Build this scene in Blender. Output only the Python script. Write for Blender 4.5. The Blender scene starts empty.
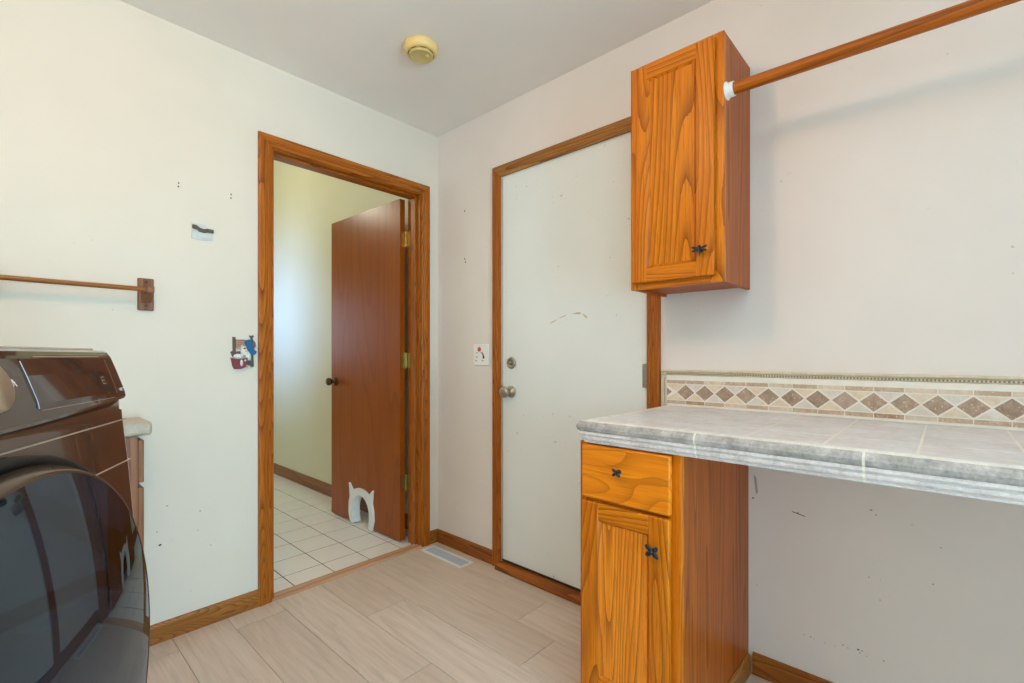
import bpy, bmesh, math, random
from math import pi, sin, cos, radians
from mathutils import Vector, Matrix
random.seed(7)
scene = bpy.context.scene
COL = scene.collection

# ------------------------------------------------------------------ materials
def srgb(r, g, b):
    f = lambda c: (c/255/12.92) if c/255 <= .04045 else ((c/255+.055)/1.055)**2.4
    return (f(r), f(g), f(b), 1)

class NT:
    def __init__(s, name):
        s.m = bpy.data.materials.new(name); s.m.use_nodes = True
        s.t = s.m.node_tree; s.n = s.t.nodes; s.b = s.n['Principled BSDF']
    def new(s, typ, **kw):
        x = s.n.new(typ)
        for k, v in kw.items():
            if k.startswith('i_'):
                x.inputs[int(k[2:]) if k[2:].isdigit() else k[2:].replace('_', ' ')].default_value = v
            else: setattr(x, k, v)
        return x
    def link(s, a, b): s.t.links.new(a, b)
    def coords(s, scale=(1, 1, 1), loc=(0, 0, 0)):
        tc = s.new('ShaderNodeTexCoord'); mp = s.new('ShaderNodeMapping')
        mp.inputs['Scale'].default_value = scale; mp.inputs['Location'].default_value = loc
        s.link(tc.outputs['Object'], mp.inputs['Vector']); return mp.outputs['Vector']
    def noise(s, vec, scale=1, detail=4, rough=.5, dist=0):
        x = s.new('ShaderNodeTexNoise'); x.inputs['Scale'].default_value = scale; x.inputs['Detail'].default_value = detail
        x.inputs['Roughness'].default_value = rough; x.inputs['Distortion'].default_value = dist
        s.link(vec, x.inputs['Vector']); return x.outputs['Fac']
    def math(s, op, a, b=None, c=None):
        x = s.new('ShaderNodeMath', operation=op)
        for i, v in enumerate((a, b, c)):
            if v is None: continue
            if isinstance(v, (int, float)): x.inputs[i].default_value = v
            else: s.link(v, x.inputs[i])
        return x.outputs[0]
    def ramp(s, fac, stops):
        x = s.new('ShaderNodeValToRGB'); e = x.color_ramp.elements
        e[0].position, e[0].color = stops[0]; e[1].position, e[1].color = stops[-1]
        for p, c in stops[1:-1]:
            q = e.new(p); q.color = c
        s.link(fac, x.inputs['Fac']); return x.outputs['Color']
    def mix(s, fac, a, b, mode='MIX'):
        x = s.new('ShaderNodeMix', data_type='RGBA', blend_type=mode)
        for sock, v in ((x.inputs['Factor'], fac), (x.inputs[6], a), (x.inputs[7], b)):
            if isinstance(v, (int, float, tuple)): sock.default_value = v
            else: s.link(v, sock)
        return x.outputs[2]
    def bump(s, h, strength=.2, dist=.002):
        x = s.new('ShaderNodeBump'); x.inputs['Strength'].default_value = strength; x.inputs['Distance'].default_value = dist
        s.link(h, x.inputs['Height']); s.link(x.outputs['Normal'], s.b.inputs['Normal'])
    def set(s, **kw):
        for k, v in kw.items():
            i = s.b.inputs[k.replace('_', ' ')]
            if isinstance(v, (int, float, tuple)): i.default_value = v
            else: s.link(v, i)
        return s.m

def plain(name, col, rough=.5, metal=0, var=.06, nscale=30, coat=0, **kw):
    t = NT(name); v = t.coords()
    n = t.noise(v, nscale, 4)
    d = tuple(c*(1-var) for c in col[:3])+(1,); l = tuple(min(1, c*(1+var)) for c in col[:3])+(1,)
    return t.set(Base_Color=t.ramp(n, [(.3, d), (.7, l)]), Roughness=rough, Metallic=metal, Coat_Weight=coat, **kw)

def oak(name, light, mid, dark, axis='z', rough=.38, fig=11, loc=(0, 0, 0), across=7.5, along=.75, contrast=.8, coat=.04, lines=.82):
    """flat-sawn oak: contour lines of a stretched noise make the cathedrals, fine streaks the pores"""
    t = NT(name); i = 'xyz'.index(axis)
    sc = [across]*3; sc[i] = along
    v = t.coords(tuple(sc), loc)
    s2 = [230]*3; s2[i] = 7
    pores = t.noise(t.coords(tuple(s2), loc), 1, 3, .65)
    s3 = [42]*3; s3[i] = 1.1
    streak = t.noise(t.coords(tuple(s3), loc), 1, 4, .6)
    n = t.noise(v, 1.0, .6, .4, .08)
    n = t.math('ADD', n, t.math('MULTIPLY', streak, .012))
    saw = t.math('FRACT', t.math('MULTIPLY', n, fig))          # sharp early-wood edge, slow fade
    ring = t.math('POWER', saw, 3.0)
    c = t.ramp(streak, [(.3, mid), (.7, light)])
    lw = t.math('MULTIPLY', ring, lines)
    lw = t.math('MULTIPLY', lw, t.math('ADD', t.math('MULTIPLY', streak, 1.1), .42))
    c = t.mix(lw, c, dark)
    p = t.ramp(pores, [(.38, (1, 1, 1, 1)), (.47, (0, 0, 0, 1))])
    c = t.mix(t.math('MULTIPLY', p, contrast*.5), c, dark)
    t.bump(pores, .08, .0006)
    return t.set(Base_Color=c, Roughness=rough, Coat_Weight=coat, Coat_Roughness=.25, Specular_IOR_Level=.3)

# golden oak: bright on doors, browner on casings and veneer sides
OL, OM, OD = srgb(227, 135, 19), srgb(202, 107, 8), srgb(131, 61, 3)
M = {}
M['oak_v'] = oak('oak_vertical', OL, OM, OD, 'z', loc=(.3, .1, 0), fig=22)
M['oak_h'] = oak('oak_horizontal', OL, OM, OD, 'y', loc=(.7, .2, 0), fig=20)
M['oak_panel'] = oak('oak_panel', srgb(230, 137, 4), srgb(198, 104, 2), srgb(121, 58, 0), 'z', fig=30, loc=(3.3, 1.7, .2), across=6, along=.3)
M['oak_panel_low'] = oak('oak_panel_lower', srgb(252, 156, 42), srgb(224, 124, 28), srgb(152, 75, 14), 'z', fig=30, loc=(5.1, 9.2, .5), across=7, along=.38)
M['oak_draw'] = oak('oak_drawer', srgb(251, 153, 29), srgb(228, 124, 17), srgb(154, 74, 7), 'y', loc=(2.1, .4, 1.4), across=8, along=2.2, fig=13, lines=.5, contrast=.45)
M['oak_side'] = oak('oak_side', srgb(188, 98, 24), srgb(162, 77, 17), srgb(111, 50, 8), 'z', fig=16, loc=(8.1, 3.3, 0), across=11, along=.4, contrast=.9, rough=.42)
M['trim_v'] = oak('oak_trim_vertical', srgb(190, 111, 29), srgb(164, 87, 17), srgb(98, 45, 6), 'z', fig=24, loc=(1.3, 4.1, .3), across=14)
M['trim_x'] = oak('oak_trim_along_x', srgb(190, 111, 29), srgb(164, 87, 17), srgb(98, 45, 6), 'x', fig=14, loc=(.2, 7.1, 2.3), across=14)
M['trim_y'] = oak('oak_trim_along_y', srgb(188, 133, 65), srgb(161, 104, 45), srgb(98, 59, 26), 'y', fig=14, loc=(2.2, 3.1, 1.3), across=14)
M['base_x'] = oak('oak_baseboard_x', srgb(180, 119, 54), srgb(153, 94, 38), srgb(86, 49, 17), 'x', fig=32, loc=(4.2, 2.1, .3), across=12, along=2.2)
M['base_y'] = oak('oak_baseboard_y', srgb(176, 107, 39), srgb(151, 84, 26), srgb(92, 47, 12), 'y', fig=12, loc=(6.2, 1.1, .7), across=12, along=1.2)
M['hall_base'] = oak('hall_baseboard', srgb(160, 104, 60), srgb(140, 86, 48), srgb(96, 58, 32), 'y', fig=6, loc=(1, 1, 1), across=12)
M['veneer'] = oak('birch_door_veneer', srgb(160, 82, 14), srgb(150, 73, 10), srgb(112, 51, 5), 'z', fig=7, loc=(4.4, 8.2, 2.1), across=5, along=.5, contrast=.35, rough=.3, lines=.4)
M['rod'] = oak('rod_wood', srgb(196, 108, 18), srgb(168, 86, 11), srgb(114, 54, 5), 'y', fig=5, loc=(1.4, .2, .1), across=16, along=.8)
M['barwood'] = oak('bar_wood', srgb(176, 115, 46), srgb(150, 91, 31), srgb(104, 59, 17), 'x', fig=5, loc=(.4, .2, .1), across=16)
M['bracket'] = oak('bracket_wood', srgb(150, 98, 62), srgb(128, 78, 48), srgb(84, 48, 28), 'z', fig=6, loc=(.9, .2, .1), across=16)
M['maple'] = oak('threshold_wood', srgb(208, 166, 132), srgb(196, 152, 118), srgb(168, 124, 92), 'x', fig=5, loc=(.9, .2, .1), across=10, contrast=.3)
M['sill'] = oak('sill_wood', srgb(176, 99, 28), srgb(150, 80, 19), srgb(92, 45, 9), 'y', fig=7, loc=(.9, 2.2, .1), across=10)
M['oldoak'] = oak('old_cabinet_oak', srgb(158, 108, 74), srgb(138, 88, 58), srgb(94, 56, 36), 'z', fig=8, loc=(.1, 2.2, 4.1), across=10)

def paint(name, col, specks=0, blot=.03, rough=.6, warm=None):
    t = NT(name); v = t.coords()
    n = t.noise(v, 1.6, 3, .5)
    a = tuple(c*(1-blot) for c in col[:3])+(1,); b = tuple(min(1, c*(1+blot)) for c in col[:3])+(1,)
    c = t.ramp(n, [(.35, a), (.65, b)])
    fine = t.noise(v, 220, 3, .6)
    big = t.noise(v, 55, 2, .5)
    t.bump(t.math('ADD', t.math('MULTIPLY', fine, .4), big), .12, .0015)
    if specks:
        d = t.noise(v, 46, 2, .6)
        zone = t.noise(v, 2.2, 2, .5)
        k = t.math('MULTIPLY', t.math('GREATER_THAN', d, .73), t.math('GREATER_THAN', zone, .54))
        c = t.mix(t.math('MULTIPLY', k, specks), c, srgb(120, 105, 90))
    return t.set(Base_Color=c, Roughness=rough)
M['wall_a'] = paint('wall_paint_cream', srgb(223, 218, 206), .35)
M['wall_b'] = paint('wall_paint_pale', srgb(235, 229, 226), .3)
M['ceil'] = paint('ceiling_paint', srgb(238, 233, 228), 0)
M['hallwall'] = paint('hall_paint', srgb(224, 219, 192), 0, .02, .45)
M['hallceil'] = paint('hall_ceiling_paint', srgb(226, 222, 205), 0)
M['doorwhite'] = paint('door_paint', srgb(237, 244, 244), .5, .025, .4)
M['jambwhite'] = plain('jamb_white', srgb(216, 212, 200), .5)
M['smudge'] = plain('door_smudge', srgb(208, 196, 166), .6)
M['mark'] = plain('wall_mark', srgb(84, 74, 64), .8)
M['scuff'] = plain('wall_scuff', srgb(176, 166, 156), .8)
M['dark'] = plain('shadow_gap', srgb(42, 30, 22), .8)
M['seal'] = plain('weather_seal', srgb(56, 50, 44), .8)
M['white'] = plain('white_plastic', srgb(236, 236, 234), .35, var=.02)
M['plate_dull'] = plain('dull_white_plate', srgb(208, 212, 212), .5, var=.05)
M['plate_white'] = plain('switch_plate_white', srgb(246, 246, 247), .35, var=.02)
M['vent'] = plain('vent_enamel', srgb(232, 230, 226), .4, var=.02)
M['louver'] = plain('vent_slat', srgb(178, 194, 210), .45, var=.03)
M['ventdark'] = plain('vent_louver', srgb(120, 132, 146), .45, var=.03)
M['yellowed'] = plain('yellowed_plastic', srgb(232, 204, 136), .4, var=.04)
M['yellowface'] = plain('yellowed_plastic_face', srgb(206, 186, 122), .45, var=.05)
M['slot'] = plain('slot_dark', srgb(110, 84, 40), .7)
M['brass'] = plain('brass', srgb(172, 150, 94), .3, 1, var=.1)
M['nickel'] = plain('satin_nickel', srgb(176, 168, 156), .3, 1, var=.08)
M['bronze'] = plain('dark_bronze', srgb(92, 74, 58), .3, 1, var=.1)
M['pewter'] = plain('dark_pewter', srgb(58, 64, 74), .4, .75, var=.25, nscale=180)
M['blackiron'] = plain('black_iron', srgb(40, 38, 36), .45, .5, var=.2)
M['screw'] = plain('screw_head', srgb(86, 58, 38), .45, .4)
M['red'] = plain('red_lens', srgb(206, 92, 70), .4)
M['grey'] = plain('grey_mark', srgb(150, 152, 156), .5)
M['inkdark'] = plain('dark_mark', srgb(62, 64, 72), .5)
M['metalclip'] = plain('clip_metal', srgb(96, 88, 74), .45, .6, var=.2, nscale=200)

# floor planks : per-plank tone from a face-corner attribute
def floor_mat():
    t = NT('oak_vinyl_plank')
    at = t.new('ShaderNodeAttribute', attribute_name='plank')
    tc = t.new('ShaderNodeTexCoord'); ad = t.new('ShaderNodeVectorMath', operation='ADD')
    sc = t.new('ShaderNodeVectorMath', operation='SCALE'); sc.inputs['Scale'].default_value = 37
    t.link(at.outputs['Color'], sc.inputs[0]); t.link(tc.outputs['Object'], ad.inputs[0]); t.link(sc.outputs[0], ad.inputs[1])
    def mp(s):
        m = t.new('ShaderNodeMapping'); m.inputs['Scale'].default_value = s; t.link(ad.outputs[0], m.inputs['Vector']); return m.outputs[0]
    n = t.noise(mp((7, .7, 1)), 1, 1, .4, .1)
    rings = t.math('POWER', t.math('FRACT', t.math('MULTIPLY', n, 9)), 2)
    st = t.noise(mp((45, 2.2, 1)), 1, 4, .6)
    po = t.noise(mp((170, 6, 1)), 1, 3, .6)
    f = t.math('SUBTRACT', t.math('ADD', t.math('MULTIPLY', st, .6), t.math('MULTIPLY', po, .46)), t.math('MULTIPLY', rings, .10))
    c = t.ramp(f, [(.28, srgb(193, 178, 164)), (.5, srgb(214, 198, 185)), (.72, srgb(225, 211, 198))])
    knot = t.noise(mp((9, 4, 1)), 1, 1, .5)
    c = t.mix(t.math('MULTIPLY', t.math('GREATER_THAN', knot, .80), .2), c, srgb(130, 100, 78))
    tone = t.new('ShaderNodeSeparateColor'); t.link(at.outputs['Color'], tone.inputs[0])
    c = t.mix(t.math('MULTIPLY', tone.outputs[1], .34), c, srgb(188, 168, 150))
    t.bump(po, .05, .0006)
    return t.set(Base_Color=c, Roughness=.42)
M['plank'] = floor_mat()
M['groove'] = plain('plank_groove', srgb(96, 78, 64), .8)

def tile_mat(name, c1, c2, c3, scale=14, rough=.3, pits=False):
    t = NT(name); v = t.coords()
    n = t.noise(v, scale, 6, .65); n2 = t.noise(v, scale*5, 4, .6)
    f = t.math('ADD', t.math('MULTIPLY', n, .65), t.math('MULTIPLY', n2, .35))
    c = t.ramp(f, [(.36, c1), (.5, c2), (.64, c3)])
    if pits: c = t.mix(t.math('GREATER_THAN', t.noise(v, 140, 3, .6), .63), c, srgb(222, 204, 184))
    return t.set(Base_Color=c, Roughness=rough)
M['halltile'] = tile_mat('hall_tile', srgb(243, 234, 232), srgb(243, 241, 238), srgb(243, 241, 238), 9, .22)
M['hallgrout'] = plain('hall_grout', srgb(98, 82, 68), .8)
M['ctile'] = tile_mat('counter_tile', srgb(203, 200, 203), srgb(219, 217, 221), srgb(229, 229, 237), 10, .35)
M['cgrout'] = plain('counter_grout', srgb(240, 236, 228), .7, var=.03)
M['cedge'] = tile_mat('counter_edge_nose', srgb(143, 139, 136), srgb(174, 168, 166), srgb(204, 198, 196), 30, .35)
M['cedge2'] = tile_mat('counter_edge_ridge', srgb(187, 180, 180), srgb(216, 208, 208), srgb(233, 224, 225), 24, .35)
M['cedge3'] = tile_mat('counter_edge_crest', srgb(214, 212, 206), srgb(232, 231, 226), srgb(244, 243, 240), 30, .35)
M['bs_dia'] = [tile_mat('travertine_brown_%s' % k, *c, scale=60, rough=.5, pits=p) for k, c, p in (
    ('light', (srgb(166, 144, 130), srgb(183, 161, 147), srgb(200, 180, 166)), False),
    ('deep', (srgb(139, 117, 100), srgb(162, 139, 121), srgb(185, 161, 142)), True),
    ('mid', (srgb(154, 130, 112), srgb(173, 150, 132), srgb(194, 171, 153)), True))]
M['bs_tri'] = [tile_mat('travertine_cream_%s' % k, *c, scale=40, rough=.5) for k, c in (
    ('warm', (srgb(217, 199, 177), srgb(229, 214, 194), srgb(238, 225, 207))),
    ('cool', (srgb(215, 208, 198), srgb(225, 218, 211), srgb(236, 231, 224))))]
M['bs_brick'] = [tile_mat('travertine_brick_%s' % k, *c, scale=60, rough=.5, pits=True) for k, c in (
    ('tan', (srgb(181, 155, 134), srgb(200, 174, 153), srgb(217, 195, 175))),
    ('brown', (srgb(152, 121, 100), srgb(173, 142, 119), srgb(198, 170, 147))),
    ('pale', (srgb(206, 189, 168), srgb(221, 206, 187), srgb(233, 220, 205))))]
M['bs_trim'] = tile_mat('backsplash_edge_stone', srgb(205, 192, 168), srgb(217, 207, 185), srgb(227, 219, 202), 40, .45)
M['bs_dot'] = plain('backsplash_dots', srgb(138, 126, 102), .6)
M['lam'] = tile_mat('laminate_beige', srgb(168, 156, 139), srgb(181, 172, 156), srgb(195, 187, 174), 60, .4)

# washer
M['w_body'] = plain('washer_mocha_enamel', srgb(92, 74, 64), .13, .55, var=.03, coat=.6)
M['w_panel'] = plain('washer_panel_gloss', srgb(62, 50, 44), .07, 0, var=.03, coat=.8)
M['w_display'] = plain('washer_display_gloss', srgb(54, 42, 40), .05, 0, var=.02, coat=.8)
M['w_line'] = plain('washer_print_line', srgb(168, 146, 130), .4)
M['w_glint'] = plain('washer_edge_glint', srgb(176, 202, 228), .25)
M['w_white'] = plain('washer_print_white', srgb(226, 228, 232), .4)
M['w_top'] = plain('washer_top_trim', srgb(178, 170, 158), .35, var=.03)
M['w_dial'] = plain('washer_dial_champagne', srgb(190, 172, 148), .32, .7, var=.05)
M['w_rim'] = plain('washer_door_rim', srgb(104, 90, 78), .22, .85, var=.05)
M['w_black'] = plain('washer_gap_black', srgb(14, 13, 14), .6)
M['w_inner'] = plain('washer_drum_ring', srgb(176, 186, 204), .35, 0)
M['w_drum'] = plain('washer_drum_dark', srgb(38, 52, 74), .4)
def glass_mat():
    t = NT('washer_door_glass'); t.n.remove(t.b)
    g = t.new('ShaderNodeBsdfGlossy'); g.inputs['Roughness'].default_value = .015; g.inputs['Color'].default_value = (.74, .86, 1, 1)
    tr = t.new('ShaderNodeBsdfTransparent'); tr.inputs['Color'].default_value = (.50, .60, .74, 1)
    lw = t.new('ShaderNodeLayerWeight'); lw.inputs['Blend'].default_value = .35
    v = t.coords((1, 1, 1)); n = t.noise(v, 3, 2)
    f = t.math('ADD', t.math('MULTIPLY', lw.outputs['Fresnel'], .75), t.math('MULTIPLY', n, .10))
    mx = t.new('ShaderNodeMixShader'); t.link(f, mx.inputs[0]); t.link(tr.outputs[0], mx.inputs[1]); t.link(g.outputs[0], mx.inputs[2])
    t.link(mx.outputs[0], t.n['Material Output'].inputs['Surface']); return t.m
M['w_glass'] = glass_mat()
# plaque
for k, c in dict(pl_brown=(92, 70, 54), pl_green=(66, 78, 66), pl_red=(126, 46, 56), pl_blue=(24, 92, 140), pl_white=(214, 216, 214), pl_tan=(196, 158, 130), pl_lat=(130, 88, 66), pl_rose=(150, 88, 74)).items():
    M[k] = plain(k, srgb(*c), .45, var=.12, nscale=150)

# ------------------------------------------------------------------ mesh builder
class MB:
    def __init__(s): s.bm = bmesh.new()
    def _mi(s, faces, mi, smooth=False):
        for f in faces: f.material_index = mi; f.smooth = smooth
    def box(s, x0, x1, y0, y1, z0, z1, mi=0, bev=0, seg=2):
        if x0 > x1: x0, x1 = x1, x0
        if y0 > y1: y0, y1 = y1, y0
        if z0 > z1: z0, z1 = z1, z0
        v = [s.bm.verts.new(p) for p in ((x0,y0,z0),(x1,y0,z0),(x1,y1,z0),(x0,y1,z0),(x0,y0,z1),(x1,y0,z1),(x1,y1,z1),(x0,y1,z1))]
        fs = [s.bm.faces.new([v[i] for i in q]) for q in ((3,2,1,0),(4,5,6,7),(0,1,5,4),(1,2,6,5),(2,3,7,6),(3,0,4,7))]
        s._mi(fs, mi)
        if bev:
            es = list({e for f in fs for e in f.edges})
            r = bmesh.ops.bevel(s.bm, geom=es, offset=bev, segments=seg, profile=.5, affect='EDGES')
            s._mi(r['faces'], mi, True)
        return s
    def quad(s, pts, mi=0):
        f = s.bm.faces.new([s.bm.verts.new(p) for p in pts]); f.material_index = mi; return s
    def prism(s, pts, ext, mi=0, smooth=False, bev=0):
        """closed polygon (3-D points) pushed along ext"""
        ext = Vector(ext); a = [s.bm.verts.new(p) for p in pts]; b = [s.bm.verts.new(Vector(p)+ext) for p in pts]
        n = len(pts); fs = [s.bm.faces.new(a), s.bm.faces.new(b[::-1])]
        sd = [s.bm.faces.new([a[i], b[i], b[(i+1) % n], a[(i+1) % n]]) for i in range(n)]
        s._mi(fs, mi); s._mi(sd, mi, smooth)
        bmesh.ops.recalc_face_normals(s.bm, faces=fs+sd)
        if bev:
            es = list({e for f in fs for e in f.edges})
            r = bmesh.ops.bevel(s.bm, geom=es, offset=bev, segments=2, profile=.5, affect='EDGES'); s._mi(r['faces'], mi, True)
        return s
    def strips(s, rows, mi=0, closed=False, smooth=True, cap=False, mis=None):
        """skin a list of equal-length point rows"""
        vs = [[s.bm.verts.new(p) for p in r] for r in rows]; n = len(rows[0]); out = []; caps = []
        for i in range(len(rows)-1):
            for j in range(n if closed else n-1):
                k = (j+1) % n
                f = s.bm.faces.new([vs[i][j], vs[i][k], vs[i+1][k], vs[i+1][j]]); out.append(f)
                f.material_index = mis[i] if mis else mi; f.smooth = smooth
        if cap:
            for r in (rows[0], rows[-1]):
                r2 = [s.bm.verts.new(p) for p in r]
                f = s.bm.faces.new(r2 if r is rows[-1] else r2[::-1]); f.material_index = mi; caps.append(f)
        bmesh.ops.recalc_face_normals(s.bm, faces=out)
        return s
    def lathe(s, prof, origin, axis, seg=32, mi=0, smooth=True, mis=None):
        """prof = [(radius, distance along axis)]"""
        ax = Vector(axis).normalized(); u = ax.orthogonal().normalized(); w = ax.cross(u); o = Vector(origin)
        rows = [[o+ax*d+(u*cos(2*pi*k/seg)+w*sin(2*pi*k/seg))*max(r, 1e-5) for k in range(seg)] for r, d in prof]
        return s.strips(rows, mi, True, smooth, True, mis)
    def tube(s, p0, p1, r, seg=20, mi=0, r1=None):
        p0, p1 = Vector(p0), Vector(p1)
        return s.lathe([(r, 0), (r if r1 is None else r1, (p1-p0).length)], p0, p1-p0, seg, mi)
    def ell(s, c, rad, rot=None, mi=0, seg=14):
        r = bmesh.ops.create_uvsphere(s.bm, u_segments=seg, v_segments=max(6, seg//2+1), radius=1)
        m = Matrix.Translation(Vector(c)) @ (rot.to_4x4() if rot else Matrix.Identity(4)) @ Matrix.Diagonal((*rad, 1))
        bmesh.ops.transform(s.bm, matrix=m, verts=r['verts'])
        s._mi({f for v in r['verts'] for f in v.link_faces}, mi, True); return s
    def build(s, name, mats, parent=None, local=False, attr=None):
        if not isinstance(mats, (list, tuple)): mats = [mats]
        if parent is not None and not local:
            o = parent
            while o.parent: o = o.parent
            bmesh.ops.translate(s.bm, verts=s.bm.verts, vec=-Vector(o.location))
        me = bpy.data.meshes.new(name); s.bm.to_mesh(me); s.bm.free()
        for m in mats: me.materials.append(M[m] if isinstance(m, str) else m)
        ob = bpy.data.objects.new(name, me); COL.objects.link(ob)
        if parent is not None: ob.parent = parent
        return ob

def tag(o, label=None, cat=None, group=None, kind=None):
    if label: o['label'] = label
    if cat: o['category'] = cat
    if group: o['group'] = group
    if kind: o['kind'] = kind
    return o
def empty(name, loc, label, cat, rz=0, kind=None, group=None):
    o = bpy.data.objects.new(name, None); COL.objects.link(o); o.location = loc; o.rotation_euler = (0, 0, rz)
    o.empty_display_size = .1
    return tag(o, label, cat, group, kind)
def struct(name, mb, mats, label, cat, parent=None):
    return tag(mb.build(name, mats, parent), label, cat, kind='structure')

# ------------------------------------------------------------------ room (corner of the two walls at the origin)
H = 2.44; XW = -2.95; YR = -4.8; YB = -3.25; T = .115
AX0, AX1, AH = -.946, -.130, 2.060        # doorway in the left wall
BY0, BY1, BH = -.532, -1.370, 2.075       # door opening in the right wall

def speck(mb, x, y, z, r, ax, mi, el=1.0):
    pts = []
    for k in range(8):
        a = 2*pi*k/8; c, s_ = cos(a)*r*(.8+.4*random.random()), sin(a)*r*el*(.8+.4*random.random())
        pts.append((x+c, y, z+s_) if ax == 'y' else (x, y+c, z+s_))
    mb.quad(pts, mi)

mb = MB()
mb.box(XW, AX0-.0195, 0, T, 0, H).box(AX1+.0195, 0, 0, T, 0, H).box(AX0-.0195, AX1+.0195, 0, T, AH+.0205, H)
for x, z in ((-1.31, 1.81), (-1.311, 1.796), (-1.121, 1.812), (-1.122, 1.796)): speck(mb, x, -.0006, z, .0032, 'y', 1, 1.3)
for x, z, r in ((-1.371, .377, .005), (-1.381, .431, .0035), (-1.348, .525, .004), (-1.243, .401, .003), (-1.197, .326, .003), (-1.236, .478, .004)): speck(mb, x, -.0006, z, r, 'y', 1 if r > .0045 else 2, .8)
struct('wall_left', mb, ['wall_a', 'mark', 'scuff'], 'cream painted wall with the open doorway', 'wall')

mb = MB()
mb.box(0, .13, BY0+.0195, T, 0, H).box(0, .13, YR, BY1-.0195, 0, H).box(0, .13, BY1-.0195, BY0+.0195, BH+.0145, H)
for y, z in ((-.247, 1.943), (-.247, 1.669), (-.253, 1.652)): speck(mb, -.0006, y, z, .0045, 'x', 1, 1.2)
for y, z, r in ((-1.766, .616, .006), (-1.904, .594, .007), (-2.099, .646, .007), (-2.111, .634, .005), (-2.094, .44, .004), (-2.121, .379, .004), (-2.257, .574, .004),
                (-2.195, .624, .003), (-2.241, .466, .004), (-1.922, .196, .004), (-1.941, .196, .005), (-1.95, .193, .003), (-2.028, .205, .005), (-2.041, .201, .004),
                (-2.067, .207, .006), (-2.072, .198, .004), (-2.077, .207, .005), (-2.089, .196, .003), (-2.13, .199, .005), (-1.98, .192, .003), (-2.007, .193, .003), (-1.772, .677, .004)):
    speck(mb, -.0006, y, z, r*.55, 'x', 1 if .0055 < r < .0065 else 2, .8)
mb.quad([(-.0006, -1.768, .70), (-.0006, -1.776, .69), (-.0006, -1.782, .64), (-.0006, -1.776, .63), (-.0006, -1.772, .66)], 2)
mb.quad([(-.0006, -1.885, .597), (-.0006, -1.925, .588), (-.0006, -1.925, .5855), (-.0006, -1.89, .593)], 1)
struct('wall_right', mb, ['wall_b', 'mark', 'scuff'], 'pale painted wall with the white door', 'wall')

SY0, SY1, SZ0, SZ1 = -4.5, -3.3, .35, 1.75  # invented opening in the side wall for the added cool fill
mb = MB(); mb.box(XW-.1, XW, SY1, T, 0, H).box(XW-.1, XW, YR, SY0, 0, H).box(XW-.1, XW, SY0, SY1, 0, SZ0).box(XW-.1, XW, SY0, SY1, SZ1, H)
struct('wall_side', mb, 'wall_a', 'cream side wall behind the washing machine', 'wall')
# rear wall with an invented low window opening for the added daylight fill
VX0, VX1, WZ0, WZ1 = -2.10, -1.15, .15, 1.65
mb = MB(); mb.box(XW, VX0, YR-.1, YR, 0, H).box(VX1, .13, YR-.1, YR, 0, H).box(VX0, VX1, YR-.1, YR, 0, WZ0).box(VX0, VX1, YR-.1, YR, WZ1, H)
struct('wall_back', mb, 'wall_b', 'rear wall with an invented window opening, behind the viewer', 'wall')
mb = MB(); mb.box(-.98, -.0004, YB-.1, YB, 0, H)  # invented stub, keeps window light off the wall under the counter
struct('wall_added_stub', mb, 'wall_b', 'added unseen wall stub blocking light at the end of the tiled counter', 'wall')
mb = MB(); mb.box(XW, .13, YR, T, H, H+.08)
struct('ceiling', mb, 'ceil', 'flat off-white ceiling', 'ceiling')

# plank floor
xs = [-.528, -.735, -.942, -1.14, -1.335]
while xs[0] < .05: xs.insert(0, xs[0]+.206)
while xs[-1] > XW-.1: xs.append(xs[-1]-.203)
mb = MB(); mb.box(XW, .13, YR, .02, -.03, -.0022, 1)
joints = {-.528: [-1.137], -.735: [-.437], -.942: [-.889], -1.14: [-1.55], -1.335: [-.7], }
cl = mb.bm.loops.layers.color.new('plank')
for i in range(len(xs)-1):
    x1, x0 = xs[i], xs[i+1]
    js = [None]
    key = x0
    first = {(-.528): -1.42, -.735: -.437, -.942: -1.6, -1.14: -.89, -1.335: -1.25}.get(round(x0, 3))
    # column whose right edge is x1 ; measured end joints
    meas = {(-.322, -.528): -1.136, (-.528, -.735): -.437, (-.735, -.942): -.89, (-.942, -1.14): -1.35, (-1.14, -1.335): -.62, (-1.335, -1.538): -.125}
    j0 = meas.get((round(x1, 3), round(x0, 3)), -.3-random.random())
    ys = [j0]
    while ys[0] < .03: ys.insert(0, ys[0]+1.22)
    while ys[-1] > YR: ys.append(ys[-1]-1.22)
    for k in range(len(ys)-1):
        ya, yb = min(ys[k], .03), max(ys[k+1], YR)
        if ya-yb < .005: continue
        n0 = len(mb.bm.faces)
        mb.box(max(x0, XW)+.0009, min(x1, .12)-.0009, yb+.0009, ya-.0009, -.012, 0, 0)
        mb.bm.faces.ensure_lookup_table()
        c = (random.random(), random.random(), random.random(), 1)
        for f in mb.bm.faces[n0:]:
            for l in f.loops: l[cl] = c
struct('floor', mb, ['plank', 'groove'], 'light greige oak plank floor', 'floor')

# casing profile swept round three sides of an opening
PROF = [(0, 0), (0, .0085), (.004, .011), (.014, .0125), (.0165, .0105), (.020, .0105), (.023, .0135), (.034, .0155), (.050, .0165), (.055, .0145), (.057, .010), (.057, 0)]
def casing(mb, e0, e1, top, f):
    """legs and head with mitred corners; f(e, p, z) maps edge coordinate, protrusion, height to a point"""
    sg = 1 if e1 > e0 else -1
    rows = [[f(e0-sg*a, p, 0) for a, p in PROF], [f(e0-sg*a, p, top+a) for a, p in PROF], [f(e1+sg*a, p, top+a) for a, p in PROF], [f(e1+sg*a, p, 0) for a, p in PROF]]
    mb.strips(rows, 0, smooth=False, mis=[0, 1, 0])
    return mb
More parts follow.
